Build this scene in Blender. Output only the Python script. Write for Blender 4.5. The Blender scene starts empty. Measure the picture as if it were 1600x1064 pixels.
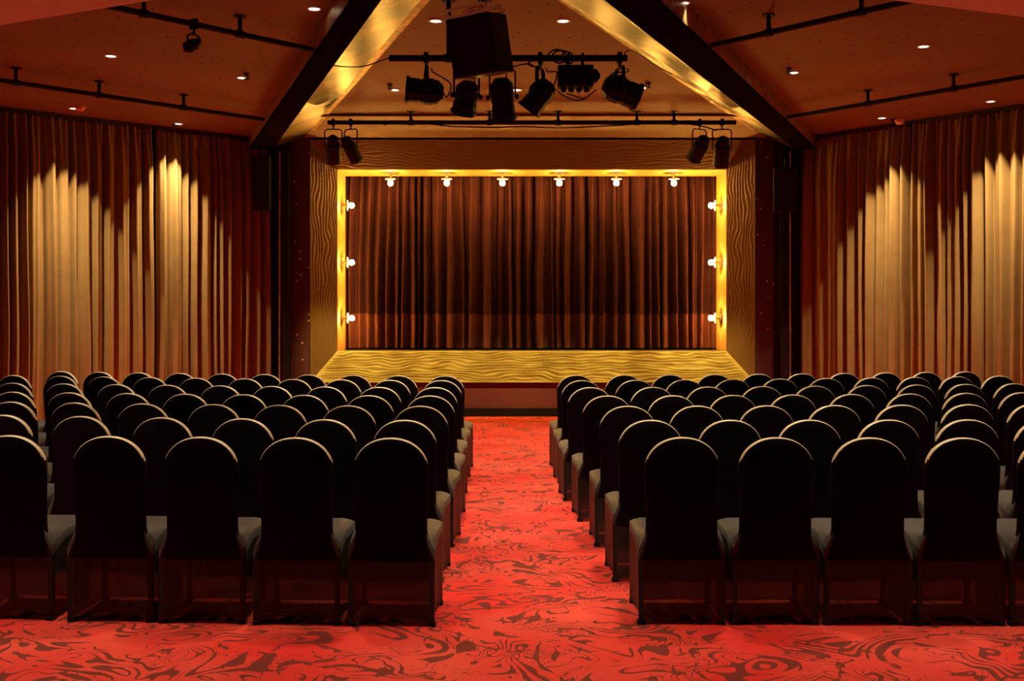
import bpy, bmesh, math, random
from mathutils import Vector, Matrix, noise
R = math.radians
S = bpy.context.scene
C = S.collection
F, EYE, PX, PY = 1718.0, 1.57, 800.0, 487.0     # focal length in pixels, eye height, vanishing point

# ------------------------------------------------------------------ camera, world, exposure
cam = bpy.data.cameras.new('camera'); co = bpy.data.objects.new('camera', cam); C.objects.link(co)
co.location = (0, 0, EYE); co.rotation_euler = (R(90), 0, 0)
cam.sensor_width = 36; cam.lens = F/1600*36; cam.shift_x = 0; cam.shift_y = (PY-532)/1600
cam.clip_start = .05
S.camera = co
w = bpy.data.worlds.new('world'); S.world = w; w.use_nodes = True
w.node_tree.nodes['Background'].inputs[0].default_value = (.5, .25, .15, 1)
w.node_tree.nodes['Background'].inputs[1].default_value = 0.0
S.view_settings.view_transform = 'Standard'; S.view_settings.look = 'None'
S.view_settings.gamma = 1; S.view_settings.use_curve_mapping = False
S.view_settings.exposure = 0.0
SPOT_W = 435.0; SPOT_COL = (1.0, .80, .52); SPOT_ANG = 66
BEAM_POW = 6.0
BULB_L = 950.0; SIDE_L = 850.0; PAR_W = 950.0; PAR_COL = (1.0, .76, .19); BULB_COL = (1.0, .47, .075)

def on_z(px, py, z):                # floor/ceiling point seen at a pixel
    Y = F*(z-EYE)/(PY-py)
    return Vector(((px-PX)/F*Y, Y, z))
def on_y(px, py, Y):
    return Vector(((px-PX)/F*Y, Y, EYE+(PY-py)/F*Y))

# ------------------------------------------------------------------ materials
def new_mat(name):
    m = bpy.data.materials.new(name); m.use_nodes = True
    nt = m.node_tree; return m, nt, nt.nodes, nt.links, nt.nodes['Principled BSDF']
def mat(name, col, rough=.6, metal=0, spec=.5, sheen=0, var=.12, scale=8, bump=0, bscale=60):
    m, nt, N, L, b = new_mat(name)
    b.inputs['Roughness'].default_value = rough; b.inputs['Metallic'].default_value = metal
    b.inputs['Specular IOR Level'].default_value = spec
    b.inputs['Sheen Weight'].default_value = sheen
    tc = N.new('ShaderNodeTexCoord'); n = N.new('ShaderNodeTexNoise'); n.inputs['Scale'].default_value = scale
    n.inputs['Detail'].default_value = 3
    L.new(tc.outputs['Object'], n.inputs['Vector'])
    r = N.new('ShaderNodeValToRGB'); L.new(n.outputs['Fac'], r.inputs['Fac'])
    r.color_ramp.elements[0].position = .3; r.color_ramp.elements[1].position = .7
    r.color_ramp.elements[0].color = tuple(c*(1-var) for c in col)+(1,)
    r.color_ramp.elements[1].color = tuple(min(1, c*(1+var)) for c in col)+(1,)
    L.new(r.outputs['Color'], b.inputs['Base Color'])
    if bump:
        n2 = N.new('ShaderNodeTexNoise'); n2.inputs['Scale'].default_value = bscale; L.new(tc.outputs['Object'], n2.inputs['Vector'])
        bp = N.new('ShaderNodeBump'); bp.inputs['Strength'].default_value = bump; bp.inputs['Distance'].default_value = .01
        L.new(n2.outputs['Fac'], bp.inputs['Height']); L.new(bp.outputs['Normal'], b.inputs['Normal'])
    return m
def emit(name, col, s):
    m, nt, N, L, b = new_mat(name)
    b.inputs['Base Color'].default_value = (.8, .8, .8, 1)
    b.inputs['Emission Color'].default_value = tuple(col)+(1,); b.inputs['Emission Strength'].default_value = s
    return m

def carpet_mat():
    m, nt, N, L, b = new_mat('red_swirl_carpet')
    b.inputs['Roughness'].default_value = .95; b.inputs['Specular IOR Level'].default_value = .1
    b.inputs['Sheen Weight'].default_value = .15
    tc = N.new('ShaderNodeTexCoord')
    def noise_(scale, detail=2, dist=0, vec=None):
        n = N.new('ShaderNodeTexNoise'); n.inputs['Scale'].default_value = scale; n.inputs['Detail'].default_value = detail
        n.inputs['Distortion'].default_value = dist; L.new(vec or tc.outputs['Object'], n.inputs['Vector']); return n
    def math_(op, a, b_=None, clamp=False):
        n = N.new('ShaderNodeMath'); n.operation = op; n.use_clamp = clamp
        for i, v in enumerate((a, b_)):
            if v is None: continue
            if isinstance(v, (int, float)): n.inputs[i].default_value = v
            else: L.new(v, n.inputs[i])
        return n.outputs[0]
    def ramp(v, p0, p1, c0=0, c1=1):
        n = N.new('ShaderNodeMapRange'); n.inputs['From Min'].default_value = p0; n.inputs['From Max'].default_value = p1
        n.inputs['To Min'].default_value = c0; n.inputs['To Max'].default_value = c1; L.new(v, n.inputs['Value']); return n.outputs[0]
    # swirling contour lines of a warped field
    a = noise_(1.6, 1.0, 1.2)
    band = math_('ABSOLUTE', math_('SUBTRACT', math_('FRACT', math_('MULTIPLY', a.outputs['Fac'], 13)), .5))
    wid = ramp(noise_(3.6, 2.5).outputs['Fac'], .44, .66, .0, .30)
    line = math_('LESS_THAN', band, wid)
    # filled leaf-like patches
    c = noise_(3.9, 2, 2.2)
    fill = math_('MULTIPLY', math_('GREATER_THAN', c.outputs['Fac'], .655), 1)
    d = noise_(2.3, 1, 2.0)
    band2 = math_('ABSOLUTE', math_('SUBTRACT', math_('FRACT', math_('MULTIPLY', d.outputs['Fac'], 11)), .5))
    line2 = math_('LESS_THAN', band2, ramp(noise_(3.1, 2).outputs['Fac'], .46, .68, 0, .16))
    msk = math_('MAXIMUM', math_('MAXIMUM', line, line2), fill)
    grain = noise_(170, 2)
    mot = noise_(1.4, 4)
    red = N.new('ShaderNodeMix'); red.data_type = 'RGBA'
    red.inputs['A'].default_value = (.70, .022, .015, 1); red.inputs['B'].default_value = (.74, .072, .045, 1)
    L.new(ramp(mot.outputs['Fac'], .35, .65), red.inputs['Factor'])
    mix = N.new('ShaderNodeMix'); mix.data_type = 'RGBA'
    L.new(math_('MULTIPLY', msk, .9), mix.inputs['Factor']); L.new(red.outputs['Result'], mix.inputs['A'])
    mix.inputs['B'].default_value = (.13, .022, .012, 1)
    g = N.new('ShaderNodeMix'); g.data_type = 'RGBA'; g.blend_type = 'MULTIPLY'; g.inputs['Factor'].default_value = .35
    L.new(mix.outputs['Result'], g.inputs['A']); L.new(ramp(grain.outputs['Fac'], .3, .7, .55, 1.2), g.inputs['B'])
    L.new(g.outputs['Result'], b.inputs['Base Color'])
    bp = N.new('ShaderNodeBump'); bp.inputs['Strength'].default_value = .35; bp.inputs['Distance'].default_value = .004
    L.new(grain.outputs['Fac'], bp.inputs['Height']); L.new(bp.outputs['Normal'], b.inputs['Normal'])
    return m

def dotted(name, col, dot, scale, r0, keep=.5, rough=.75, var=.1, dotz=None):
    """plain paint with small scattered dots"""
    m, nt, N, L, b = new_mat(name); b.inputs['Roughness'].default_value = rough
    tc = N.new('ShaderNodeTexCoord'); v = N.new('ShaderNodeTexVoronoi'); v.inputs['Scale'].default_value = scale
    L.new(tc.outputs['Object'], v.inputs['Vector'])
    lt = N.new('ShaderNodeMath'); lt.operation = 'LESS_THAN'; lt.inputs[1].default_value = r0; L.new(v.outputs['Distance'], lt.inputs[0])
    sx = N.new('ShaderNodeSeparateColor'); L.new(v.outputs['Color'], sx.inputs[0])
    k = N.new('ShaderNodeMath'); k.operation = 'LESS_THAN'; k.inputs[1].default_value = keep; L.new(sx.outputs[0], k.inputs[0])
    mu = N.new('ShaderNodeMath'); mu.operation = 'MULTIPLY'; L.new(lt.outputs[0], mu.inputs[0]); L.new(k.outputs[0], mu.inputs[1])
    n = N.new('ShaderNodeTexNoise'); n.inputs['Scale'].default_value = .9; n.inputs['Detail'].default_value = 3
    L.new(tc.outputs['Object'], n.inputs['Vector'])
    r = N.new('ShaderNodeValToRGB'); L.new(n.outputs['Fac'], r.inputs['Fac'])
    r.color_ramp.elements[0].position = .3; r.color_ramp.elements[1].position = .7
    r.color_ramp.elements[0].color = tuple(c*(1-var) for c in col)+(1,)
    r.color_ramp.elements[1].color = tuple(c*(1+var) for c in col)+(1,)
    mx = N.new('ShaderNodeMix'); mx.data_type = 'RGBA'; L.new(mu.outputs[0], mx.inputs['Factor'])
    L.new(r.outputs['Color'], mx.inputs['A']); mx.inputs['B'].default_value = tuple(dot)+(1,)
    L.new(mx.outputs['Result'], b.inputs['Base Color'])
    return m

def sheer_mat():
    m, nt, N, L, b = new_mat('sheer_black_stretch_fabric')
    b.inputs['Base Color'].default_value = (.022, .026, .025, 1); b.inputs['Roughness'].default_value = .5
    b.inputs['Specular IOR Level'].default_value = .3
    t = N.new('ShaderNodeBsdfTransparent'); t.inputs[0].default_value = (1, 1, 1, 1)
    mx = N.new('ShaderNodeMixShader'); mx.inputs[0].default_value = .15
    L.new(b.outputs[0], mx.inputs[1]); L.new(t.outputs[0], mx.inputs[2])
    L.new(mx.outputs[0], N['Material Output'].inputs['Surface'])
    return m

M = dict(
    carpet=carpet_mat(), sheer=sheer_mat(),
    ceiling=dotted('terracotta_ceiling', (.20, .095, .040), (.04, .015, .008), 7.5, .15, .6),
    soffit=mat('salmon_soffit', (.86, .62, .55), .8, scale=1.5, var=.05),
    maroon=dotted('maroon_wall', (.035, .007, .010), (.35, .18, .05), 6, .04, .3),
    speckle=dotted('maroon_speckled', (.045, .008, .010), (.9, .6, .2), 11, .13, .55, rough=.6),
    riser=dotted('maroon_riser', (.13, .02, .03), (.4, .2, .08), 5, .04, .4),
    dark=mat('dark_wall', (.03, .012, .012), .9),
    black=mat('black_steel', (.010, .008, .009), .5, spec=.15, var=.2),
    pipe=mat('black_painted_pipe', (.012, .007, .006), .6, spec=.15),
    beamblack=mat('black_beam_paint', (.010, .005, .006), .9, spec=0),
    spandex=mat('shaded_black_cover', (.004, .002, .0024), .6, spec=.08, var=.1, scale=5),  # same fabric as the seat, shade on the backs put into the colour
    edge=mat('painted_rim_highlight', (.55, .46, .31), .4, spec=.8, var=.1, scale=5),  # rim highlight painted as a pale colour on the black cover
    seat=mat('lit_black_cover', (.050, .042, .037), .5, sheen=.06, var=.15, scale=6),  # same fabric as the backs, lamp light put into the lighter colour
    curtain=mat('khaki_curtain', (.20, .115, .036), .9, spec=.05, var=.07, scale=5, bump=.15, bscale=120),
    tape=mat('curtain_header_tape', (.35, .2, .09), .8),
    velvet=mat('wine_brown_curtain', (.033, .0105, .013), .8, spec=.05, var=.15, scale=4),
    hem=mat('wine_hem_painted_light', (.10, .034, .032), .8, spec=.05, var=.12, scale=4),  # lamp light on the curtain's lower band, painted as a lighter colour
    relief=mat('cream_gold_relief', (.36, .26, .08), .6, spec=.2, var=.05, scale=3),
    relief_side=mat('shaded_gold_relief', (.12, .066, .026), .6, spec=.2, var=.05, scale=3),  # same relief as the apron, its shade put into a darker colour
    reveal=mat('cream_reveal', (.36, .20, .05), .6, var=.03),
    white=mat('white_plastic', (.8, .76, .7), .4, var=.02),
    steel=mat('white_steel', (.92, .9, .86), .35, var=.05),
    stage=mat('black_stage_floor', (.02, .02, .025), .35),
    orange=mat('amber_plastic', (.7, .28, .08), .5),
    strip=mat('worn_brass_strip', (.42, .26, .10), .45, metal=.6, var=.45, scale=9, bump=.4, bscale=14),
    lens=mat('dark_glass_lens', (.03, .02, .02), .1, spec=.8),
)
def brass_mat():
    m, nt, N, L, b = new_mat('brushed_brass_sheet')
    b.inputs['Metallic'].default_value = .85; b.inputs['Roughness'].default_value = .34
    tc = N.new('ShaderNodeTexCoord'); n = N.new('ShaderNodeTexNoise'); n.inputs['Scale'].default_value = 1.6; n.inputs['Detail'].default_value = 3
    L.new(tc.outputs['Object'], n.inputs['Vector'])
    r = N.new('ShaderNodeValToRGB'); L.new(n.outputs['Fac'], r.inputs['Fac'])
    r.color_ramp.elements[0].position = .46; r.color_ramp.elements[0].color = (.03, .021, .006, 1)
    r.color_ramp.elements[1].position = .60; r.color_ramp.elements[1].color = (.22, .125, .02, 1)
    L.new(r.outputs['Color'], b.inputs['Base Color'])
    bp = N.new('ShaderNodeBump'); bp.inputs['Strength'].default_value = .25; bp.inputs['Distance'].default_value = .03
    L.new(n.outputs['Fac'], bp.inputs['Height']); L.new(bp.outputs['Normal'], b.inputs['Normal'])
    return m
M['brass'] = brass_mat()
M['glow'] = emit('bulb_glow', BULB_COL, BULB_L); M['glow_side'] = emit('side_bulb_glow', BULB_COL, SIDE_L)
M['down'] = emit('downlight_glow', (1, .9, .74), 6)

# ------------------------------------------------------------------ mesh helpers
def obj(name, bm, m, parent=None, smooth=False, loc=None, rot=None):
    bmesh.ops.recalc_face_normals(bm, faces=bm.faces)
    me = bpy.data.meshes.new(name); bm.to_mesh(me); bm.free()
    me.materials.append(M[m] if isinstance(m, str) else m)
    if smooth: me.polygons.foreach_set('use_smooth', [True]*len(me.polygons))
    o = bpy.data.objects.new(name, me); C.objects.link(o)
    if parent: o.parent = parent
    if loc is not None: o.location = loc
    if rot is not None: o.rotation_euler = rot
    return o
def tag(o, label, cat, group=None):
    o['label'] = label; o['category'] = cat
    if group: o['group'] = group
    return o
def thing(name, label, cat, loc=(0, 0, 0), rot=(0, 0, 0), group=None):
    o = bpy.data.objects.new(name, None); C.objects.link(o); o.empty_display_size = .1
    o.location = loc; o.rotation_euler = rot
    return tag(o, label, cat, group)
def struct(name, bm, m, smooth=False):
    o = obj(name, bm, m, None, smooth); o['kind'] = 'structure'; return o
def nb(): return bmesh.new()
def box(bm, x0, x1, y0, y1, z0, z1, mtx=None, bev=0):
    r = bmesh.ops.create_cube(bm, size=1)
    vs = r['verts']
    bmesh.ops.scale(bm, vec=(x1-x0, y1-y0, z1-z0), verts=vs)
    bmesh.ops.translate(bm, vec=((x0+x1)/2, (y0+y1)/2, (z0+z1)/2), verts=vs)
    if bev:
        es = list({e for v in vs for e in v.link_edges})
        rr = bmesh.ops.bevel(bm, geom=es, offset=bev, segments=2, affect='EDGES', profile=.6)
        vs = list({v for f in rr['faces'] for v in f.verts} | {v for v in vs if v.is_valid})
    if mtx is not None: bmesh.ops.transform(bm, matrix=mtx, verts=vs)
    return bm
def poly(bm, pts): 
    vs = [bm.verts.new(p) for p in pts]; bm.faces.new(vs); return bm
def prism(bm, bottom, top):
    a = [bm.verts.new(p) for p in bottom]; b = [bm.verts.new(p) for p in top]; n = len(a)
    bm.faces.new(a); bm.faces.new(b[::-1])
    for i in range(n): bm.faces.new((a[i], b[i], b[(i+1) % n], a[(i+1) % n]))
    return bm
def slab(bm, pts, z0, z1): return prism(bm, [(p[0], p[1], z0) for p in pts], [(p[0], p[1], z1) for p in pts])
def tube(bm, pts, r, n=8, cap=True):
    pts = [Vector(p) for p in pts]; rings = []
    up = Vector((0, 0, 1)); prev = None
    for i, p in enumerate(pts):
        t = (pts[min(i+1, len(pts)-1)]-pts[max(i-1, 0)]).normalized()
        if prev is None:
            a = t.cross(up)
            if a.length < .05: a = t.cross(Vector((1, 0, 0)))
        else: a = prev - t*prev.dot(t)
        a.normalize(); prev = a; b = t.cross(a)
        rr = r[i] if isinstance(r, (list, tuple)) else r
        rings.append([bm.verts.new(p+a*math.cos(2*math.pi*k/n)*rr+b*math.sin(2*math.pi*k/n)*rr) for k in range(n)])
    for i in range(len(rings)-1):
        for k in range(n): bm.faces.new((rings[i][k], rings[i][(k+1) % n], rings[i+1][(k+1) % n], rings[i+1][k]))
    if cap: bm.faces.new(rings[0]); bm.faces.new(rings[-1][::-1])
    return bm
def lathe(bm, prof, n=20, mtx=None, cap=True):
    """profile (radius, height) about local Z"""
    rings = []
    for r, h in prof:
        ring = []
        for k in range(n):
            v = Vector((r*math.cos(2*math.pi*k/n), r*math.sin(2*math.pi*k/n), h))
            ring.append(bm.verts.new(mtx @ v if mtx is not None else v))
        rings.append(ring)
    for i in range(len(rings)-1):
        for k in range(n): bm.faces.new((rings[i][k], rings[i][(k+1) % n], rings[i+1][(k+1) % n], rings[i+1][k]))
    if cap: bm.faces.new(rings[0]); bm.faces.new(rings[-1][::-1])
    return bm
def spline(pts, n=8):
    pts = [Vector(p) for p in pts]; out = []
    for i in range(len(pts)-1):
        p0, p1, p2, p3 = pts[max(i-1, 0)], pts[i], pts[i+1], pts[min(i+2, len(pts)-1)]
        for k in range(n):
            t = k/n
            out.append(.5*((2*p1)+(-p0+p2)*t+(2*p0-5*p1+4*p2-p3)*t*t+(-p0+3*p1-3*p2+p3)*t**3))
    out.append(pts[-1]); return out

# ------------------------------------------------------------------ room shell
CZ = 4.2                                              # ceiling height
LA, LU = Vector((-3.63, 16.86)), Vector((-.729, -.6845))     # left curtain line: start, direction
RA, RU = Vector((4.47, 16.46)), Vector((.614, -.789))       # right curtain line
LN, RN = Vector((.6845, -.729)), Vector((-.789, -.614))      # their normals into the room
struct('floor', slab(nb(), [(-10, -3.2), (10, -3.2), (10, 18.6), (-10, 18.6)], -.1, 0), 'carpet')
struct('ceiling', slab(nb(), [(-10, -3.2), (10, -3.2), (10, 18.6), (-10, 18.6)], CZ, CZ+.1), 'ceiling')
wl0 = LA-LN*.42+LU*-.7; wl1 = LA-LN*.42+LU*6.8
wr0 = RA-RN*.42+RU*-.9; wr1 = RA-RN*.42+RU*6.2
struct('wall_left', slab(nb(), [wl0, wl1, wl1-LN*.15, wl0-LN*.15], 0, CZ), 'dark')
struct('wall_right', slab(nb(), [wr0, wr1, wr1-RN*.15, wr0-RN*.15], 0, CZ), 'dark')
struct('wall_left_side', slab(nb(), [(wl1.x-.15, wl1.y), (wl1.x, wl1.y), (wl1.x, -3), (wl1.x-.15, -3)], 0, CZ), 'maroon')
struct('wall_right_side', slab(nb(), [(wr1.x+.15, wr1.y), (wr1.x, wr1.y), (wr1.x, -3), (wr1.x+.15, -3)], 0, CZ), 'maroon')
struct('wall_rear', slab(nb(), [(-10, -3.2), (10, -3.2), (10, -3), (-10, -3)], 0, CZ), 'dark')
# lower soffit over the back of the room, its front edge a shallow V
P = lambda x, y: (x, y)
sof = [P(-9.6, 10.7), P(-2.33, 7.16), P(-1.5, 6.75), P(1.55, 6.75), P(2.46, 7.16), P(9.6, 9.95), P(9.6, -2.9), P(-9.6, -2.9)]
struct('ceiling_soffit', slab(nb(), sof, 3.6, CZ-.002), 'soffit')
# sloping soffit above the stage and the batten line in front of it
bm = nb(); XL, XR = -3.35, 4.0
prism(bm, [(XL, 15.58, CZ-.004), (XR, 15.58, CZ-.004), (XR+.1, 16.42, 4.172), (XL-.1, 16.42, 4.172)],
      [(XL, 15.58, CZ-.001), (XR, 15.58, CZ-.001), (XR+.1, 16.46, 4.199), (XL-.1, 16.46, 4.199)])
struct('trim_1', bm, mat('soffit_board', (.20, .12, .07), .8))
bm = nb(); box(bm, -2.55, 3.05, 14.60, 14.66, CZ-.035, CZ)
struct('trim_2', bm, 'ceiling')

# walls beside the stage
FX0, FX1, FY, FZ0, FZ1 = -3.03, 3.65, 16.5, .51, 4.15      # outer edge of the proscenium frame
OX0, OX1, OY, OZ0, OZ1 = -2.68, 3.29, 16.88, .97, 3.75      # inner edge
BY = 17.7
bm = nb(); box(bm, -5.0, FX0-.02, 17.0, 17.15, 0, CZ); struct('wall_stage_left', bm, 'maroon')
bm = nb(); box(bm, FX1+.02, 5.4, 17.0, 17.15, 0, CZ); struct('wall_stage_right', bm, 'maroon')
bm = nb(); box(bm, -5, 5.4, 18.35, 18.5, 0, CZ); struct('wall_stage_rear', bm, 'dark')
bm = nb(); box(bm, FX0-.29, FX0-.012, 16.5, 17.0, 0, CZ); struct('wall_pier_left', bm, 'speckle')
bm = nb(); box(bm, FX1+.012, FX1+.28, 16.5, 17.0, 0, CZ); struct('wall_pier_right', bm, 'speckle')
bm = nb(); box(bm, FX0, FX1, 16.56, 16.75, 0.12, FZ0-.01); struct('wall_stage_riser', bm, 'riser')
bm = nb(); box(bm, FX0-.3, FX1+.3, 16.46, 16.6, 0, .12); struct('baseboard_stage', bm, 'black')

# ------------------------------------------------------------------ proscenium: four relief panels, reveal
def relief(u, v):
    """wave relief, long along u (metres), short across v"""
    q = noise.noise(Vector((u*1.7, v*2.1, 3.7)))*1.1
    q2 = noise.noise(Vector((u*3.6+9, v*6.0, 1.2)))*.9
    a = math.sin((v*2*math.pi/.056)+q*7+q2*6.0+u*1.2)
    b = .5+.8*noise.noise(Vector((u*3.8, v*13, 8.1)))
    return .022*a*(.35+b)
def relief_panel(c0, c1, c2, c3, nu, nv, flip=1, k=1):
    """quad c0-c1 (outer edge) to c3-c2 (inner edge)"""
    c0, c1, c2, c3 = map(Vector, (c0, c1, c2, c3)); bm = nb(); rows = []
    nrm = (c1-c0).cross(c3-c0).normalized()*flip
    lu = (c1-c0).length; lv = ((c3+c2)/2-(c0+c1)/2).length
    mid = (lu)/2
    for j in range(nv+1):
        v = j/nv; a = c0.lerp(c3, v); b = c1.lerp(c2, v); row = []
        for i in range(nu+1):
            p = a.lerp(b, i/nu)
            uu = (p-c0).dot((c1-c0).normalized()); e = min(1, min(v, 1-v)*14, min(i, nu-i)/nu*60)
            row.append(bm.verts.new(p+nrm*(relief(uu, v*lv)*e*k)))
        rows.append(row)
    for j in range(nv):
        for i in range(nu): bm.faces.new((rows[j][i], rows[j][i+1], rows[j+1][i+1], rows[j+1][i]))
    return bm
pro = thing('proscenium_frame', 'cream gold wave-relief proscenium frame splayed around the lit stage opening', 'stage frame', (.3, FY, 0))
def rel(o): o.location = Vector(o.location)-Vector(pro.location); return o
A, B_, C_, D_ = (FX0, FY, FZ0), (FX1, FY, FZ0), (OX1, OY, OZ0), (OX0, OY, OZ0)
E_, F_, G_, H_ = (FX0, FY, FZ1), (FX1, FY, FZ1), (OX1, OY, OZ1), (OX0, OY, OZ1)
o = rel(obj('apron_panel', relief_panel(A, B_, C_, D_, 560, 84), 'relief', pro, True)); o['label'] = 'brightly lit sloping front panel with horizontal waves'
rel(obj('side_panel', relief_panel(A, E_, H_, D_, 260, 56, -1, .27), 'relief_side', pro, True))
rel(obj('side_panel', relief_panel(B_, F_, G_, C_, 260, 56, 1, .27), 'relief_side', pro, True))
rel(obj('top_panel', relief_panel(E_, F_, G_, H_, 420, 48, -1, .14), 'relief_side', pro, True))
bm = nb(); t = .04
box(bm, OX0-t, OX0, OY, BY, OZ0-.02, OZ1+t); box(bm, OX1, OX1+t, OY, BY, OZ0-.02, OZ1+t); box(bm, OX0, OX1, OY, BY, OZ1, OZ1+t)
o = rel(obj('reveal', bm, 'reveal', pro)); o['label'] = 'smooth cream inner reveal glowing yellow'
bm = nb(); box(bm, OX0-.3, OX1+.3, OY+.005, 18.3, OZ0-.1, OZ0-.012); struct('floor_stage', bm, 'stage')

# ------------------------------------------------------------------ curtains
def drape(p0, u, nrm, length, z0, z1, seed, amp=.125, period=.17, nz=14, step=.011, gather=True, flare=0.0, pw=.42):
    rnd = random.Random(seed)
    # fold boundaries of random width; each fold one rounded bulge
    xs = [0]
    while xs[-1] < length: xs.append(xs[-1]+period*rnd.uniform(.5, 1.5))
    k = length/xs[-1]; xs = [x*k for x in xs]
    A_ = [rnd.uniform(.6, 1.12) for _ in xs]; ph = [rnd.uniform(-.3, .3) for _ in xs]
    lean = [rnd.uniform(-.05, .05) for _ in xs]
    bm = nb(); rows = []
    n = int(length/step)
    for j in range(nz+1):
        t = j/nz; z = z1+(z0-z1)*t
        g = min(1, t*7)                                  # gathered near the header
        row = []; fi = 0
        for i in range(n+1):
            s = i*length/n
            while fi < len(xs)-2 and s > xs[fi+1]: fi += 1
            f = (s-xs[fi])/(xs[fi+1]-xs[fi])
            sub = .5-.5*math.cos(2*math.pi*f)            # bulge towards the room
            d = A_[fi]*(sub**pw)*(.4+.6*g)*1.25
            d += .34*math.sin(s*74+1.5*math.sin(s*7)+seed)*(1-g*.55)*.6
            d += .25*noise.noise(Vector((s*3.1, t*1.2, seed)))
            d += .10*noise.noise(Vector((s*11, t*5, seed+5)))
            wv = .03*noise.noise(Vector((s*1.6, t*2.2, seed+9)))*t + lean[fi]*t*math.sin(math.pi*f)
            q = p0+u*(s+wv)+nrm*(d*amp*(1+flare*t))
            zz = z+(.012*math.sin(s*55)*(1-g) if gather else 0) - (0 if j < nz else .0)
            row.append(bm.verts.new((q.x, q.y, zz)))
        rows.append(row)
    for j in range(nz):
        for i in range(n): bm.faces.new((rows[j][i], rows[j][i+1], rows[j+1][i+1], rows[j+1][i]))
    return bm
def side_curtain(label, base, u, nrm, s0, s1, seed):
    p = base+u*s0; rt = thing('curtain', label, 'curtain', (p.x, p.y, .0), group='khaki wall curtains')
    loc = Vector((0, 0))
    obj('drape', drape(loc, u, nrm, s1-s0, .015, 4.13, seed), 'curtain', rt, True)
    bm = nb(); q0 = loc-nrm*.0; a = q0; b = q0+u*(s1-s0)
    prism(bm, [(a.x-nrm.x*.03, a.y-nrm.y*.03, 4.13), (b.x-nrm.x*.03, b.y-nrm.y*.03, 4.13), (b.x+nrm.x*.03, b.y+nrm.y*.03, 4.13), (a.x+nrm.x*.03, a.y+nrm.y*.03, 4.13)],
          [(a.x-nrm.x*.03, a.y-nrm.y*.03, CZ-.001), (b.x-nrm.x*.03, b.y-nrm.y*.03, CZ-.001), (b.x+nrm.x*.03, b.y+nrm.y*.03, CZ-.001), (a.x+nrm.x*.03, a.y+nrm.y*.03, CZ-.001)])
    obj('curtain_track', bm, 'dark', rt)
    return rt
side_curtain('khaki curtain on left wall, length nearest the stage', LA, LU, LN, .15, 1.935, 3)
side_curtain('khaki curtain on left wall, length at the photo\'s left edge', LA, LU, LN, 1.985, 5.2, 11)
side_curtain('khaki curtain on right wall, length nearest the stage', RA, RU, RN, -.15, 1.665, 23)
side_curtain('khaki curtain on right wall, length at the photo\'s right edge', RA, RU, RN, 1.715, 4.8, 31)
rt = thing('stage_curtain', 'dark wine-brown pleated curtain closing the back of the stage', 'curtain', (OX0, 17.97, OZ0))
HZ = 1.52-OZ0
o = obj('drape', drape(Vector((-.15, 0)), Vector((1, 0)), Vector((0, -1)), OX1-OX0+.3, HZ, 3.95-OZ0, 47, amp=.15, period=.17, nz=10, gather=False, pw=.8), 'velvet', rt, True)
# lower band follows the same folds
def lower(seed):
    bm = drape(Vector((-.15, 0)), Vector((1, 0)), Vector((0, -1)), OX1-OX0+.3, .012, 3.95-OZ0, seed, amp=.15, period=.17, nz=30, gather=False, pw=.8)
    bmesh.ops.bisect_plane(bm, geom=bm.verts[:]+bm.edges[:]+bm.faces[:], plane_co=(0, 0, HZ+.02), plane_no=(0, 0, 1), clear_outer=True)
    bmesh.ops.translate(bm, vec=(0, -.006, 0), verts=bm.verts[:]); return bm
o = obj('lit_hem_band', lower(47), 'hem', rt, True); o['label'] = 'bottom hem with lamp light painted lighter'

# ------------------------------------------------------------------ stage bulbs
def stage_bulb(label, pos, axis, group):
    rt = thing('stage_bulb', label, 'light bulb', pos, group=group)
    rt.rotation_euler = Vector((0, 0, 1)).rotation_difference(Vector(axis)).to_euler()
    obj('base_plate', lathe(nb(), [(.075, 0), (.075, .014), (.06, .02)], 20), 'white', rt)
    obj('stem', lathe(nb(), [(.018, .02), (.018, .085), (.03, .09), (.03, .12)], 12), 'white', rt)
    obj('dish', lathe(nb(), [(.03, .075), (.075, .082), (.085, .090), (.083, .094), (.03, .084)], 20), 'white', rt)
    bm = nb(); bmesh.ops.create_uvsphere(bm, u_segments=16, v_segments=12, radius=.043); bmesh.ops.translate(bm, vec=(0, 0, .155), verts=bm.verts[:])
    o = obj('bulb', bm, 'glow' if 'top of' in label else 'glow_side', rt, True); o['label'] = 'glowing amber globe'
    return rt
by = 17.3
names = ['first', 'second', 'third', 'fourth', 'fifth', 'sixth']
for i, px in enumerate((610, 698, 785, 874, 963, 1053)):
    x = (px-PX)/F*by
    stage_bulb(f'glowing globe bulb on top of the stage opening, {names[i]} from its left corner', (x, by, OZ1-.002), (0, 0, -1), 'bulbs along the top of the stage opening')
for j, py in enumerate((321, 410, 497)):
    z = EYE+(PY-py)/F*by
    stage_bulb(f'glowing globe bulb on left side of the stage opening, {("topmost","middle one","lowest")[j]}', (OX0+.002, by, z), (1, 0, 0), 'bulbs down the left side of the stage opening')
    stage_bulb(f'glowing globe bulb on right side of the stage opening, {("topmost","middle one","lowest")[j]}', (OX1-.002, by, z), (-1, 0, 0), 'bulbs down the right side of the stage opening')

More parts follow.
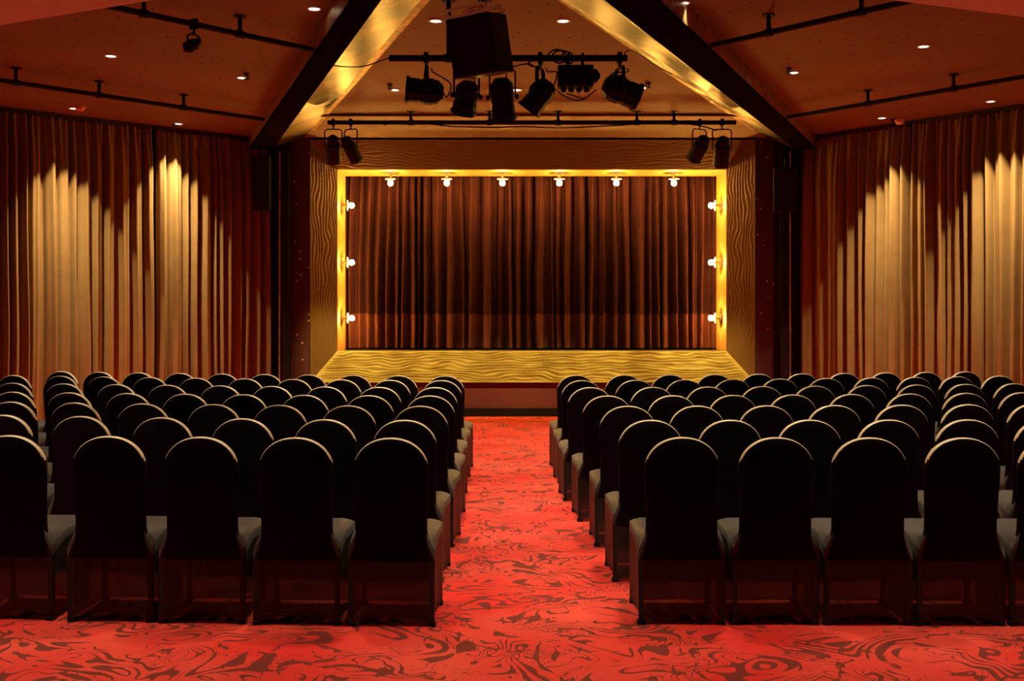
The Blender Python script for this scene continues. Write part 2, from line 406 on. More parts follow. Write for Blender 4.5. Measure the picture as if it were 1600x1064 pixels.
# ------------------------------------------------------------------ ceiling beams
def ray(p0, z0, p1, z1):
    a = on_z(p0[0], p0[1], z0); b = on_z(p1[0], p1[1], z1); d = (b-a); d.z = 0; return a, d.normalized()
def at_y(line, Y, z):
    a, d = line; t = (Y-a.y)/d.y; return Vector((a.x+d.x*t, Y, z))
def beam(label, e1, e2, e3, e4, e5, yn=6.9, yf=16.45):
    zb = 4.0
    L1, L2, L3, L4, L5 = [ray(a, z, b, z) for (a, b), z in ((e1, CZ), (e2, zb), (e3, zb), (e4, CZ), (e5, CZ))]
    rt = thing('ceiling_beam', label, 'beam', (0, 0, CZ), group='diagonal ceiling beams')
    def strip(a, za, b, zb_, th=.006):
        bm = nb(); q = [at_y(a, yn, za), at_y(a, yf, za), at_y(b, yf, zb_), at_y(b, yn, zb_)]
        q = [v-Vector((0, 0, CZ)) for v in q]
        prism(bm, q, [v+Vector((0, 0, th)) for v in q]); return bm
    obj('underside', strip(L2, zb, L3, zb, .02), 'beamblack', rt)
    bm = nb(); q = [at_y(L2, yn, zb), at_y(L2, yf, zb), at_y(L2, yf, CZ-.002), at_y(L2, yn, CZ-.002)]
    q = [v-Vector((0, 0, CZ)) for v in q]; sgn = -1 if L3[0].x > L2[0].x else 1
    prism(bm, q, [v+Vector((-.012*sgn, 0, 0)) for v in q]); o = obj('outer_face', bm, 'strip', rt); o['label'] = 'worn brown-gold outer face'
    o = obj('brass_panel', strip(L3, zb, L4, CZ-.012), 'brass', rt); o['label'] = 'brushed brass inner face'
    o = obj('edge_strip', strip(L4, CZ-.012, L5, CZ-.012), 'strip', rt)
    return L1, L2, L3
bl = beam('black and brass ceiling beam running to the left corner of the stage', ((520, 0), (431, 151)), ((548, 0), (445, 151)), ((596, 0), (486, 151)), ((655, 0), (529, 151)), ((670, 0), (537, 151)))
br = beam('black and brass ceiling beam running to the right corner of the stage', ((1038, 0), (1238, 178)), ((1028, 0), (1217, 178)), ((944, 0), (1175, 181)), ((880, 0), (1118, 160)), ((874, 0), (1113, 160)))
# corner columns and column loudspeakers
for side, x, lab in ((-1, -3.38, 'left'), (1, 4.06, 'right')):
    rt = thing('steel_column', f'slim black steel column beside the {lab} end of the stage', 'column', (x, 16.42, 0))
    obj('post', box(nb(), -.06, .06, -.06, .06, .01, CZ-.2-.001), 'black', rt)
    obj('base_plate', box(nb(), -.1, .1, -.1, .1, 0, .012), 'black', rt)
    obj('conduit', tube(nb(), [(-.075*side*-1, -.075, .1), (-.075*side*-1, -.075, CZ-.25)], .011), 'strip', rt)
def column_speaker(lab, x, y, z0, z1, w_, rz):
    rt = thing('column_loudspeaker', lab, 'loudspeaker', (x, y, z0), (0, 0, rz))
    h = z1-z0
    obj('cabinet', box(nb(), -w_/2, w_/2, -.13, .13, 0, h, bev=.012), 'black', rt)
    obj('grille', box(nb(), -w_/2+.02, w_/2-.02, -.142, -.131, .02, h-.02), 'pipe', rt)
    bm = nb(); tube(bm, [(0, .05, h), (0, .05, h+.14), (0, .25, h+.14)], .016); box(bm, -.05, .05, .0, .1, h, h+.015)
    obj('bracket', bm, 'black', rt)
    return rt
column_speaker('tall black loudspeaker hung beside the left curtain near the stage', -3.68, 16.15, 3.06, 3.86, .26, R(8))
column_speaker('tall black loudspeaker hung beside the right curtain near the stage', 3.99, 16.05, 3.03, 3.66, .34, R(-12))

# ------------------------------------------------------------------ chairs
def chair_meshes():
    def w_of(z):
        ks = [(.32, .208), (.34, .20), (.42, .186), (.48, .179), (.56, .179), (.66, .184), (.74, .188), (.78, .1885)]
        for (a, wa), (b, wb) in zip(ks, ks[1:]):
            if z <= b: return wa+(wb-wa)*max(0, (z-a))/(b-a)
        return .1885
    out = []
    zs = [.32, .36, .42, .48, .54, .60, .66, .72, .78]
    for z in zs: out.append((w_of(z), z))
    for k in range(1, 14):
        a = math.pi/2*k/13.5; out.append((.1885*math.cos(a)**.92, .78+.164*math.sin(a)))
    ol = out+[(0, .944)]+[(-x, z) for x, z in out[::-1]]
    cx, cz = 0, .66
    def lean(z): return -.035*max(0, (z-.45)/.5)
    bm = nb(); rings = []
    for ins, y in ((.10, -.006), (.035, -.003), (.013, .0), (.005, .004), (.001, .011), (0, .023), (.001, .033), (.009, .042), (.03, .050), (.10, .058)):
        ring = []
        for x, z in ol:
            d = Vector((x-cx, z-cz)); l = d.length; d = d*((l-ins)/l) if l > ins else d*0
            zz = cz+d.y; ring.append(bm.verts.new((cx+d.x, y+lean(zz), zz)))
        rings.append(ring)
    n = len(ol)
    for a, b in zip(rings, rings[1:]):
        for i in range(n): bm.faces.new((a[i], a[(i+1) % n], b[(i+1) % n], b[i]))
    bm.faces.new(rings[0]); bm.faces.new(rings[-1][::-1])
    back = bm
    # loop around the seat: rear, right side, front, left side
    m = 10; W = .2175; D = .45
    def loop(f):
        pts = []
        for k in range(m): pts.append(f(0, k/m))
        for k in range(m): pts.append(f(1, k/m))
        for k in range(m): pts.append(f(2, k/m))
        for k in range(m): pts.append(f(3, k/m))
        return pts
    def rect(side, t, wx, y0, y1):
        if side == 0: return (-wx+2*wx*t, y0)
        if side == 1: return (wx, y0+(y1-y0)*t)
        if side == 2: return (wx-2*wx*t, y1)
        return (-wx, y1-(y1-y0)*t)
    def rimz(x, y):
        if y < .001: z = .49 if abs(x) < .165 else .49-(abs(x)-.165)/(W-.165)*.115
        else: z = .375+(.438-.375)*min(1, y/.16)
        return z
    def top(ins, zt, blend):
        def f(s, t):
            x, y = rect(s, t, W-ins, ins*.6, D-ins)
            xo, yo = rect(s, t, W, 0, D)
            return (x, y, zt*(1-blend)+min(rimz(xo, yo), .49)*blend)
        return loop(f)
    def side_ring(z, pull, arch):
        def f(s, t):
            x, y = rect(s, t, W, 0, D); c = 4*t*(1-t)      # 1 mid-panel
            rz = rimz(x, y); zz = z(rz)+arch*c**.8*(1 if s == 0 else .22)
            k = pull*c
            if s == 0: y += k
            if s == 2: y -= k
            if s == 1: x -= k
            if s == 3: x += k
            return (x, y, zz)
        return loop(f)
    def loft(bm, rings, capfirst=False):
        rr = [[bm.verts.new(p) for p in r] for r in rings]; n = len(rr[0])
        for a, b in zip(rr, rr[1:]):
            for i in range(n): bm.faces.new((a[i], a[(i+1) % n], b[(i+1) % n], b[i]))
        if capfirst: bm.faces.new(rr[0])
        return rr
    bm = nb()
    rr = loft(bm, [top(.10, .468, 0), top(.05, .466, .05), top(.02, .458, .35), top(.005, .45, .8), side_ring(lambda r: r, 0, 0), side_ring(lambda r: r-.045, .002, 0)], True)
    seat = bm
    bm = nb()
    loft(bm, [side_ring(lambda r: r-.045, .002, 0), side_ring(lambda r: .27, .008, .0), side_ring(lambda r: .14, .014, .004), side_ring(lambda r: .05, .018, .022), side_ring(lambda r: .008, .020, .040)])
    # short hem turned under
    skirt = bm
    bm = nb()
    a = [(-.0125, -.0125), (.0125, -.0125), (.0125, .0125), (-.0125, .0125)]
    prism(bm, [(x*.9, y*.9, 0) for x, y in a], [(x, y, .39) for x, y in a])
    box(bm, -.019, .019, -.019, .019, 0, .02)
    leg = bm
    bm = nb()
    box(bm, -.19, .19, .03, .43, .385, .405); 
    frame = bm
    return back, seat, skirt, leg, frame
_b, _s, _k, _l, _f = chair_meshes()
chair0 = thing('covered_chair', 'x', 'chair')
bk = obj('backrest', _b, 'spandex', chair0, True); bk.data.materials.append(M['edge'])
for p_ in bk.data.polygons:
    if abs(p_.normal.y) < .88 and len(p_.vertices) == 4 and p_.center.z > .825: p_.material_index = 1  # top rim faces take the painted highlight colour
obj('seat', _s, 'seat', chair0, True)
sk = obj('skirt', _k, 'sheer', chair0, True); sk['label'] = 'sheer stretched lower cover'
obj('seat_frame', _f, 'black', chair0)
legs0 = obj('leg', _l, 'black', chair0, loc=(-.202, .024, 0))
for x, y in ((.202, .024), (-.202, .426), (.202, .426)):
    c = legs0.copy(); C.objects.link(c); c.location = (x, y, 0)
used = [False]
def copy_chair():
    if not used[0]: used[0] = True; return chair0
    r = chair0.copy(); C.objects.link(r)
    for ch in chair0.children:
        c = ch.copy(); C.objects.link(c); c.parent = r
    return r
LROWS = [([610,461,312,168,12],684,680),([632,507,378,252,125,3],656,648),([657,544,436,334,222,116,16],634,627.5),
 ([672,577,475,380,289,199,107,19],618,612),([680,590,511,425,347,261,181,99,19],605,598),([690,610,534,458,382,306,234,162,94,21],594,586),
 ([696,626,561,491,420,352,281,216,155,96],587,580)]
RROWS = [([1067,1217,1362,1501,1642],683,684),([1017,1139,1265,1391,1510,1627],656,655),([981,1090,1202,1307,1405,1502,1605],634,631),
 ([949,1052,1147,1240,1327,1420,1500,1590],618,613),([922,1020,1106,1192,1277,1355,1427,1497,1575],605,599),
 ([909,994,1070,1144,1216,1292,1362,1425,1487,1555],594,587),([900,977,1049,1116,1179,1247,1309,1371,1432,1490],586,580.5)]
rowname = ['row nearest the camera', 'second row from the camera', 'third row from the camera', 'middle row of seven', 'third row from the stage', 'second row from the stage', 'row nearest the stage']
seatname = ['seat on the aisle', 'second seat from the aisle', 'third seat from the aisle', 'fourth seat from the aisle', 'fifth seat from the aisle', 'sixth seat from the aisle',
            'seventh seat from the aisle', 'eighth seat from the aisle', 'ninth seat from the aisle', 'tenth seat from the aisle']
rnd = random.Random(5)
for side, rows in (('left', LROWS), ('right', RROWS)):
    for r, (xs, y0, y1) in enumerate(rows):
        pts = []; n = len(xs)
        for i, x in enumerate(xs):
            y = y0+(y1-y0)*(i/(n-1))**1.3; d = F*.6246/(y-PY); pts.append(Vector(((x-PX)/F*d, d)))
        for _ in range(60):                            # chairs stand side by side, never inside each other
            for i in range(n-1):
                v = pts[i+1]-pts[i]
                if v.length < .462:
                    e = v.normalized()*(.462-v.length); pts[i] -= e*.35*(i > 0); pts[i+1] += e*(.65 if i > 0 else 1)
        for i, p in enumerate(pts):
            a, b = pts[max(0, i-1)], pts[min(n-1, i+1)]; t = (b-a); t = t if t.x > 0 else -t
            rz = math.atan2(t.y, t.x)*.75+R(rnd.uniform(-.8, .8))
            c = copy_chair(); c.location = (p.x, p.y+.03, 0); c.rotation_euler = (0, 0, rz)
            tag(c, f'black covered chair in left block, {rowname[r]}, {seatname[i]}'.replace('left', side), 'chair', f'black covered chairs in the {side} block')

# ------------------------------------------------------------------ downlights
def downlight(label, p, group, power=1.0, ang=None, bp=None):
    rt = thing('ceiling_downlight', label, 'downlight', p, group=group)
    obj('trim_ring', lathe(nb(), [(.066, 0), (.066, -.006), (.052, -.010), (.046, -.004), (.046, 0)], 24, cap=False), 'white', rt)
    bm = nb(); lathe(bm, [(.046, -.003), (.046, -.0045), (.001, -.0045)], 20, cap=False)
    o = obj('lamp', bm, 'down', rt)
    l = bpy.data.lights.new('spot_lamp', 'SPOT'); l.energy = SPOT_W*power; l.color = SPOT_COL; l.spot_size = R(ang or SPOT_ANG); l.spot_blend = .12
    l.use_nodes = True; N = l.node_tree.nodes; L = l.node_tree.links; em = N['Emission']      # beam brightest on its axis
    tc = N.new('ShaderNodeTexCoord'); sx = N.new('ShaderNodeSeparateXYZ'); ab = N.new('ShaderNodeMath'); ab.operation = 'ABSOLUTE'; pw = N.new('ShaderNodeMath'); pw.operation = 'POWER'
    pw.inputs[1].default_value = bp or BEAM_POW; L.new(tc.outputs['Normal'], sx.inputs[0]); L.new(sx.outputs['Z'], ab.inputs[0]); L.new(ab.outputs[0], pw.inputs[0]); L.new(pw.outputs[0], em.inputs['Strength'])
    l.shadow_soft_size = .035; lo = bpy.data.objects.new('spot_lamp', l); C.objects.link(lo); lo.parent = rt; lo.location = (0, 0, -.05)
    return rt
for (px, py), lab in {(681, 32): 'left of the hanging loudspeaker', (880, 32): 'right of the hanging loudspeaker', (617, 140): 'over the leftmost stage lantern on the centre bar',
                (808, 140): 'behind the middle stage lanterns', (1003, 137): 'beside the rightmost stage lantern',
                (491, 13): 'beside the top of the left beam', (173, 87): 'between the two left pipes, farther from the beam', (378, 121): 'between the two left pipes, nearer the beam',
                (115, 169): 'by the left curtain, farther from the stage', (279, 193): 'by the left curtain, nearer the stage',
                (1067, 4): 'beside the top of the right beam', (1443, 72): 'between the two right pipes, farther from the beam', (1240, 113): 'between the two right pipes, nearer the beam',
                (1548, 158): 'by the right curtain, farther from the stage', (1378, 184): 'by the right curtain, nearer the stage'}.items():
    p = on_z(px, py, CZ-.001)
    downlight('small lit round ceiling downlight '+lab, p, 'ceiling downlights', 5.0 if 'curtain' in lab else 1.0, None, 14 if 'curtain' in lab else None)
k = 0
for x, y, where in ((-3.9, 8.3, 'far left'), (-.45, 8.0, 'left of centre'), (1.6, 7.8, 'right of centre'), (3.9, 8.3, 'far right'), (-6.5, 11.5, 'by the left wall'), (6.4, 11.2, 'by the right wall')):
    downlight(f'small lit round ceiling downlight above the chairs, {where}', (x, y, CZ-.001), 'ceiling downlights')
for x, y, where in ((-4.6, 5.35, 'far left'), (-2.3, 5.35, 'left'), (0, 5.35, 'centre'), (2.3, 5.35, 'right'), (4.6, 5.35, 'far right')):
    downlight(f'small lit round downlight in the low soffit over the front row, {where}', (x, y, 3.599), 'soffit downlights', .55, 84)

for x, y, where in ((-3.4, 6.35, 'far left'), (-1.15, 6.35, 'left'), (1.2, 6.35, 'right'), (3.4, 6.35, 'far right')):  # row added out of view to brighten the chair rims
    downlight(f'added unseen fill downlight near the edge of the low soffit, {where}', (x, y, 3.599), 'soffit downlights', .42, 76)
# small ceiling devices next to the downlights
def sprinkler(label, p):
    rt = thing('ceiling_sprinkler', label, 'sprinkler', p, group='ceiling sprinklers')
    obj('rosette', lathe(nb(), [(.035, 0), (.035, -.006), (.02, -.012), (.02, -.02)], 14), 'black', rt)
    bm = nb(); lathe(bm, [(.008, -.02), (.008, -.06), (.03, -.062), (.03, -.066)], 12)
    tube(bm, [(-.02, 0, -.018), (-.024, 0, -.05), (0, 0, -.062)], .004, 6); tube(bm, [(.02, 0, -.018), (.024, 0, -.05), (0, 0, -.062)], .004, 6)
    obj('head', bm, 'black', rt)
for (px, py), lab in {(389, 118): 'small dark sprinkler beside the downlight between the left pipes', (270, 196): 'small dark sprinkler beside the downlight near the left curtain',
                (1228, 110): 'small dark sprinkler beside the downlight between the right pipes', (1390, 188): 'small dark sprinkler beside the downlight near the right curtain',
                (611, 135): 'small dark sprinkler above the leftmost stage lantern', (1003, 133): 'small dark sprinkler beside the rightmost stage lantern'}.items():
    q = on_z(px, py, CZ); 
    sprinkler(lab, (q.x+(.06 if px in (270, 1003) else 0), q.y-.12, CZ-.001))
for (px, py), lab, m_ in (((131, 169), 'small amber domed detector on ceiling above the left curtain', 'orange'), ((1401, 190), 'small pale pink domed detector on ceiling above the right curtain', 'soffit')):
    q = on_z(px, py, CZ-.001); q.y -= .12; rt = thing('smoke_detector', lab, 'smoke detector', q)
    obj('base', lathe(nb(), [(.07, 0), (.07, -.015)], 20), m_, rt)
    obj('dome', lathe(nb(), [(.06, -.015), (.055, -.04), (.035, -.058), (.005, -.062)], 20), m_, rt, True)

# ------------------------------------------------------------------ pipes
def rail_pipe(label, p0, p1, stems, r=.026, zc=CZ):
    p0, p1 = Vector(p0), Vector(p1); rt = thing('lighting_pipe', label, 'pipe', p0)
    obj('pipe', tube(nb(), [(0, 0, 0), p1-p0], r, 12), 'pipe', rt)
    for t in stems:
        q = (p1-p0)*t; bm = nb(); tube(bm, [q+Vector((0, 0, r*.6)), q+Vector((0, 0, zc-p0.z-.008))], .02, 8)
        lathe(bm, [(.055, zc-p0.z-.012), (.055, zc-p0.z-.001)], 14, Matrix.Translation((q.x, q.y, 0)))
        d = (p1-p0).normalized(); tube(bm, [q-d*.035, q+d*.035], r+.009, 12)
        obj('hanger', bm, 'pipe', rt)
    return rt
def frac(p0, p1, px):       # position along a pipe at a picture column
    p0, p1 = Vector(p0), Vector(p1); k = (px-PX)/F; return (k*p0.y-p0.x)/((p1.x-p0.x)-k*(p1.y-p0.y))
zp = 4.04
a, b = on_z(60, -14, zp), on_z(490, 78, zp)
rail_pipe('black ceiling pipe on the left side, upper one running to the beam', a, b, [frac(a, b, x) for x in (225, 375)])
PL = (a, b)
a, b = on_z(-70, 115, zp), on_z(412, 187, zp)
rail_pipe('black ceiling pipe on the left side, lower one nearer the curtain', a, b, [frac(a, b, x) for x in (25, 155, 287)])
a, b = on_z(1490, -14, zp), on_z(1100, 74, zp)
rail_pipe('black ceiling pipe on the right side, upper one running to the beam', a, b, [frac(a, b, x) for x in (1201, 1346)])
a, b = on_z(1680, 106, zp), on_z(1228, 184, zp)
rail_pipe('black ceiling pipe on the right side, lower one nearer the curtain', a, b, [frac(a, b, x) for x in (1356, 1490)])
zq = 4.055; a, b = on_y(512, 196, 14.45), on_y(1150, 192, 14.45); a.z = b.z = zq
rail_pipe('long black lighting pipe across the ceiling in front of the stage', a, b, [frac(a, b, x) for x in (642, 765, 872, 995, 1053)], .03)
PB = (a, b)
PAY = 9.3; a, b = on_y(608, 91, PAY), on_y(980, 88, PAY); a.z = b.z = EYE+(PY-91)/F*PAY
rail_pipe('short black lighting bar carrying five stage lanterns', a, b, [.25, .40], .028)
PA = (a, b)
# brass tab on the beam where a pipe ends is left to the pipes themselves

# ------------------------------------------------------------------ stage lanterns
def clamp_mesh(bm):
    for s_ in (-1, 1): box(bm, -.02, .02, s_*.036-.004, s_*.036+.004, -.044, .044)
    box(bm, -.02, .02, -.04, .04, .036, .044); box(bm, -.02, .02, -.04, .04, -.044, -.036)
    tube(bm, [(0, .04, 0), (0, .065, 0)], .008, 6); tube(bm, [(0, 0, -.04), (0, 0, -.089)], .011, 8)
def lantern(label, X, Y, zpipe, drop, yaw, pitch, L=.30, W=.22, H=.22, group=None, doors=False, lname='stage_lantern'):
    """hangs from a pipe at (X,Y,zpipe); body centre `drop` below; yaw: lens direction about Z (0 = stage), pitch: downwards"""
    rt = thing(lname, label, 'stage light', (X, Y, zpipe), group=group)
    bm = nb(); clamp_mesh(bm)
    obj('clamp', bm, 'black', rt)
    mz = Matrix.Rotation(yaw, 4, 'Z')
    bm = nb(); hw = W/2+.022; top = -.085; zc = -drop
    pts = [(-hw, 0, zc-.01), (-hw, 0, top-.03), (-hw+.03, 0, top), (hw-.03, 0, top), (hw, 0, top-.03), (hw, 0, zc-.01)]
    for q0, q1 in zip(pts, pts[1:]):
        v0, v1 = Vector(q0), Vector(q1); n_ = (v1-v0).normalized(); side_ = Vector((0, 1, 0))
        up = n_.cross(side_)*.004; s = side_*.016
        prism(bm, [v0-s-up, v0+s-up, v0+s+up, v0-s+up], [v1-s-up, v1+s-up, v1+s+up, v1-s+up])
    bmesh.ops.transform(bm, matrix=mz, verts=bm.verts[:]); yk = obj('yoke', bm, 'black', rt)
    mb = Matrix.Translation((0, 0, zc)) @ mz @ Matrix.Rotation(-pitch, 4, 'X')
    # housing: chamfered octagonal section, tapered rear cap, along local +Y
    def octa(y, w_, h_, ch=.28):
        a, b_ = w_/2, h_/2; c = min(a, b_)*ch*2
        return [(-a+c, y, -b_), (a-c, y, -b_), (a, y, -b_+c), (a, y, b_-c), (a-c, y, b_), (-a+c, y, b_), (-a, y, b_-c), (-a, y, -b_+c)]
    bm = nb(); secs = [octa(-L/2, W*.55, H*.55), octa(-L/2+.05, W, H), octa(L*.15, W, H), octa(L*.15+.004, W*.93, H*.93), octa(L*.15+.016, W*.93, H*.93), octa(L*.15+.02, W, H), octa(L/2, W, H)]
    rr = [[bm.verts.new(p) for p in s_] for s_ in secs]
    for p_, q_ in zip(rr, rr[1:]):
        for i in range(8): bm.faces.new((p_[i], p_[(i+1) % 8], q_[(i+1) % 8], q_[i]))
    bm.faces.new(rr[0]); bm.faces.new(rr[-1][::-1])
    for s_ in (-1, 1): box(bm, -W*.28, W*.28, -L*.2, L*.05, s_*H/2-.008, s_*H/2+.008)
    bmesh.ops.transform(bm, matrix=mb, verts=bm.verts[:]); hs = obj('housing', bm, 'black', rt)
    bm = nb(); rr = [[bm.verts.new(p) for p in s_] for s_ in (octa(L/2, W*1.02, H*1.02), octa(L/2, W*1.12, H*1.12), octa(L/2+.03, W*1.12, H*1.12), octa(L/2+.03, W*.95, H*.95), octa(L/2+.001, W*.9, H*.9))]
    for p_, q_ in zip(rr, rr[1:]):
        for i in range(8): bm.faces.new((p_[i], p_[(i+1) % 8], q_[(i+1) % 8], q_[i]))
    bmesh.ops.transform(bm, matrix=mb, verts=bm.verts[:]); obj('front_rim', bm, 'black', hs)
    bm = nb(); lathe(bm, [(W*.40, 0), (W*.36, .012), (W*.2, .022), (.003, .026)], 20, mb @ Matrix.Translation((0, L/2+.001, 0)) @ Matrix.Rotation(R(-90), 4, 'X'))
    obj('lens', bm, 'lens', hs, True)
    for s_ in (-1, 1):
        bm = nb(); lathe(bm, [(.02, 0), (.024, .01), (.02, .025)], 10, Matrix.Translation((0, 0, zc)) @ mz @ Matrix.Translation((s_*(hw+.002), 0, 0)) @ Matrix.Rotation(R(90)*s_, 4, 'Y'))
        obj('knob', bm, 'black', yk)
    if doors:
        for ang_ in range(4):
            bm = nb(); d = W*.56
            q = [(-d*.8, L/2+.03, d), (d*.8, L/2+.03, d), (d*.95, L/2+.13, d*1.25), (-d*.95, L/2+.13, d*1.25)]
            prism(bm, q, [(x, y, z+.003) for x, y, z in q])
            bmesh.ops.transform(bm, matrix=mb @ Matrix.Rotation(R(90)*ang_, 4, 'Y'), verts=bm.verts[:]); obj('barn_door', bm, 'black', rt)
    # tail of cable
    e = mb @ Vector((0, -L/2, 0)); c_ = spline([e, e+Vector((.03, .02, -.03)), e+Vector((.06, 0, .08)), Vector((.06, -.07, -.13)), Vector((.055, -.07, -.10))], 6)
    obj('cable', tube(nb(), c_, .006, 6), 'black', rt)
    return rt
zA = PA[0].z; gA = 'stage lanterns on the centre bar'
def xa(px): return (px-PX)/F*PAY
lantern('black stage lantern at the left end of the centre bar, turned left', xa(666), PAY, zA, .28, R(97), R(-4), .29, .19, .19, gA)
lantern('black stage lantern hanging under the loudspeaker, left one, aimed down', xa(729), PAY, zA, .32, R(25), R(62), .25, .185, .18, gA)
lantern('black stage lantern hanging under the loudspeaker, right one, tallest', xa(785), PAY, zA, .33, R(-14), R(72), .32, .18, .18, gA)
lantern('black stage lantern right of the loudspeaker, tilted steeply down left', xa(844), PAY, zA, .31, R(75), R(52), .27, .18, .18, gA)
lantern('black stage lantern at the right end of the centre bar, tilted down right', xa(968), PAY, zA, .27, R(-80), R(20), .29, .2, .2, gA)
# dimmer box
rt = thing('dimmer_box', 'black dimmer box with cable sockets hung from the centre bar', 'dimmer', (xa(899), PAY, zA))
cs = obj('case', box(nb(), -.15, .15, -.08, .08, -.25, -.07, bev=.01), 'black', rt)
for s_ in (-1, 1): hb = nb(); [box(hb, s_*.06-.012, s_*.06+.012, q_*.035-.003, q_*.035+.003, -.07, .038) for q_ in (-1, 1)]; box(hb, s_*.06-.012, s_*.06+.012, -.035, .035, .032, .038); obj('hook', hb, 'black', rt)
bm = nb(); lathe(bm, [(.06, 0), (.06, .03), (.035, .045), (.02, .06)], 14, Matrix.Translation((.15, 0, -.15)) @ Matrix.Rotation(R(90), 4, 'Y')); obj('plug', bm, 'black', cs)
for i in range(4):
    bm = nb(); lathe(bm, [(.024, 0), (.024, -.03), (.012, -.04)], 12, Matrix.Translation((-.10+i*.065, 0, -.25))); obj('socket', bm, 'black', cs)
def cable(label, pts, r=.006):
    p0 = Vector(pts[0]); o = obj('cable', tube(nb(), spline([Vector(p)-p0 for p in pts], 10), r, 6), 'black', None, True, loc=p0)
    return tag(o, label, 'cable', 'black cables on the rigging')
def pa(px, py, dy=0): return on_y(px, py, PAY+dy)
cable('black cable from left end of the centre bar to the left beam', [pa(614, 90, -.04), pa(604, 92, -.03), pa(590, 97, .1), pa(565, 104, .3), on_y(535, 104, 10.3), on_y(518, 101, 10.3)])
cable('black cable from right end of the centre bar along the right beam', [pa(976, 89, -.045), pa(977, 82, -.04), pa(986, 80, .2), on_y(1003, 88, 10.5), on_y(1025, 103, 11.0), on_y(1050, 116, 11.4)])
cable('coiled black cable looped over the bar above the dimmer box', [pa(x_, y_, -.045-.002*i_) for i_, (x_, y_) in enumerate(((852, 91), (862, 80), (874, 78), (884, 86), (880, 97), (868, 97), (864, 85), (876, 79), (893, 84), (895, 96), (886, 99), (878, 88), (884, 80)))], .008)
cable('black cable loop hanging beside the steep lantern', [pa(838, 90, .05), pa(828, 97, .08), pa(825, 100, .13), pa(833, 104, .15), pa(844, 103, .15), pa(847, 98, .1), pa(840, 94, .06)], .008)
cable('black cable drooping from steep lantern to the dimmer box', [pa(867, 139), pa(882, 150), pa(900, 157), pa(914, 154), pa(920, 149)])
cable('black cable drooping from dimmer box to the right lantern', [pa(885, 146, -.03), pa(898, 150, -.04), pa(912, 154, -.04), pa(922, 148, -.03), pa(932, 140)])
cable('black cable running from loudspeaker to the steep lantern', [pa(802, 104, .04), pa(815, 101, .05), pa(826, 100, .05), pa(833, 102, .05)])
cable('thin black cable draped along the stage pipe', [on_y(600, 195, 14.41), on_y(642, 190, 14.40), on_y(700, 197, 14.41), on_y(770, 199, 14.41), on_y(820, 198, 14.41), on_y(880, 200, 14.41), on_y(960, 196, 14.41), on_y(1040, 192, 14.40), on_y(1090, 196, 14.4), on_y(1120, 204, 14.4)], .009)

# loudspeaker cabinet
sp = on_y(750, 71, 8.6)
rt = thing('hanging_loudspeaker', 'large black loudspeaker hung tilted from white steel bracket at ceiling centre', 'loudspeaker', sp, (R(11), R(-4), R(-24)))
obj('cabinet', box(nb(), -.19, .19, -.17, .17, -.235, .22, bev=.018), 'black', rt)
bm = nb(); box(bm, -.175, .175, -.182, -.17, -.22, .205, bev=.004); obj('grille', bm, 'pipe', rt)
for s_ in (-1, 1):
    bm = nb(); box(bm, s_*.191-.004, s_*.191+.004, -.07, .07, -.05, .05); obj('handle', bm, 'black', rt)
bm = nb()
for y in (-.17, .14): box(bm, -.20, .20, y-.012, y+.012, .222, .240)
for x in (-.19, -.015, .015, .19): box(bm, x-.01, x+.01, -.18, .15, .240, .258)
for y in (-.17, .14): box(bm, -.17, .17, y-.010, y+.010, .275, .293)
for x in (-.16, .0, .16): tube(bm, [(x, -.17, .24), (x, -.17, .28)], .01, 6)
o = obj('bracket', bm, 'steel', rt); o['label'] = 'white steel flying frame'
inv = (Matrix.Translation(sp) @ rt.rotation_euler.to_matrix().to_4x4()).inverted()
topc = inv @ Vector((sp.x+.03, sp.y, CZ-.002))
bm = nb(); tube(bm, [(-.04, -.02, .285), topc+Vector((-.005, 0, -.2))], .009, 6); tube(bm, [(.05, -.02, .285), topc+Vector((.005, 0, -.2))], .009, 6)
tube(bm, [topc+Vector((0, 0, -.21)), topc], .012, 6); obj('hanging_rod', bm, 'steel', rt)

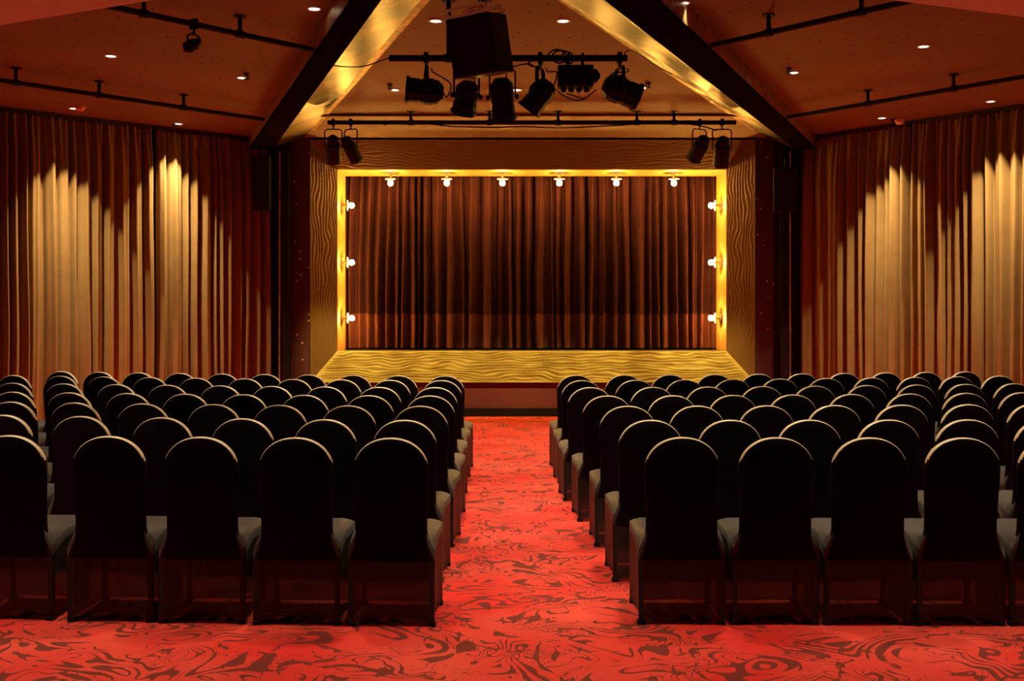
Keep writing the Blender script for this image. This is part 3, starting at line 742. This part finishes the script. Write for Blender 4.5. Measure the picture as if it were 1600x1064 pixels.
# cylinders on the stage pipe and the left pipe
def par_can(label, X, Y, zpipe, drop, yaw, pitch, L=.36, r=.10, group='par cans', watts=0):
    rt = thing('par_can', label, 'stage light', (X, Y, zpipe), group=group)
    bm = nb(); clamp_mesh(bm); obj('clamp', bm, 'black', rt)
    mz = Matrix.Rotation(yaw, 4, 'Z'); zc = -drop
    bm = nb(); hw = r+.02
    for q0, q1 in (((-hw, 0, zc), (-hw, 0, -.115)), ((-hw, 0, -.115), (-hw+.03, 0, -.09)), ((-hw+.03, 0, -.09), (hw-.03, 0, -.09)), ((hw-.03, 0, -.09), (hw, 0, -.115)), ((hw, 0, -.115), (hw, 0, zc))):
        tube(bm, [q0, q1], .009, 6)
    bmesh.ops.transform(bm, matrix=mz, verts=bm.verts[:]); obj('yoke', bm, 'black', rt)
    mb = Matrix.Translation((0, 0, zc)) @ mz @ Matrix.Rotation(R(-90)-pitch, 4, 'X')      # local +Z = lens direction
    hs = obj('housing', lathe(nb(), [(r*.35, -L/2), (r*.75, -L/2+.03), (r*.85, -L/2+.10), (r, -L/2+.13), (r, -L*.05), (r*.96, -L*.04), (r, -L*.02), (r, L/2)], 20, mb), 'black', rt)
    obj('colour_frame', lathe(nb(), [(r*.9, L/2), (r*1.12, L/2), (r*1.12, L/2+.02), (r*.9, L/2+.02)], 4, mb @ Matrix.Rotation(R(45), 4, 'Z'), cap=False), 'black', hs)
    obj('lens', lathe(nb(), [(r*.95, L/2-.03), (r*.6, L/2-.015), (.002, L/2-.01)], 18, mb), 'lens', hs, True)
    if watts:
        l = bpy.data.lights.new('par_lamp', 'SPOT'); l.energy = watts; l.color = PAR_COL; l.spot_size = R(34); l.spot_blend = .8; l.shadow_soft_size = .06
        lo = bpy.data.objects.new('par_lamp', l); C.objects.link(lo); lo.parent = rt
        lo.matrix_local = mb @ Matrix.Translation((0, 0, L/2+.03)) @ Matrix.Rotation(R(180), 4, 'X')
    return rt
gy = PB[0].y; gz = PB[0].z
def xb(px): return (px-PX)/F*gy
par_can('black stage light at the left end of the stage pipe, outer one of the pair', xb(521), gy, gz, .34, R(2), R(54), .37, .093, watts=PAR_W)
par_can('black stage light at the left end of the stage pipe, inner one of the pair', xb(548), gy, gz, .34, R(-32), R(48), .36, .088, watts=PAR_W)
par_can('black stage light at the right end of the stage pipe, inner one of the pair', xb(1093), gy, gz, .33, R(32), R(48), .36, .100, watts=PAR_W)
par_can('black stage light at the right end of the stage pipe, outer one of the pair', xb(1128), gy, gz, .37, R(-2), R(54), .40, .105, watts=PAR_W)
t_ = frac(PL[0], PL[1], 303); q = PL[0].lerp(PL[1], t_)
dd = PL[1]-PL[0]; o = par_can('small black stage light clamped to the upper left ceiling pipe', q.x, q.y, q.z, .17, R(10), R(15), .15, .05)
o.rotation_euler.z = math.atan2(dd.y, dd.x)
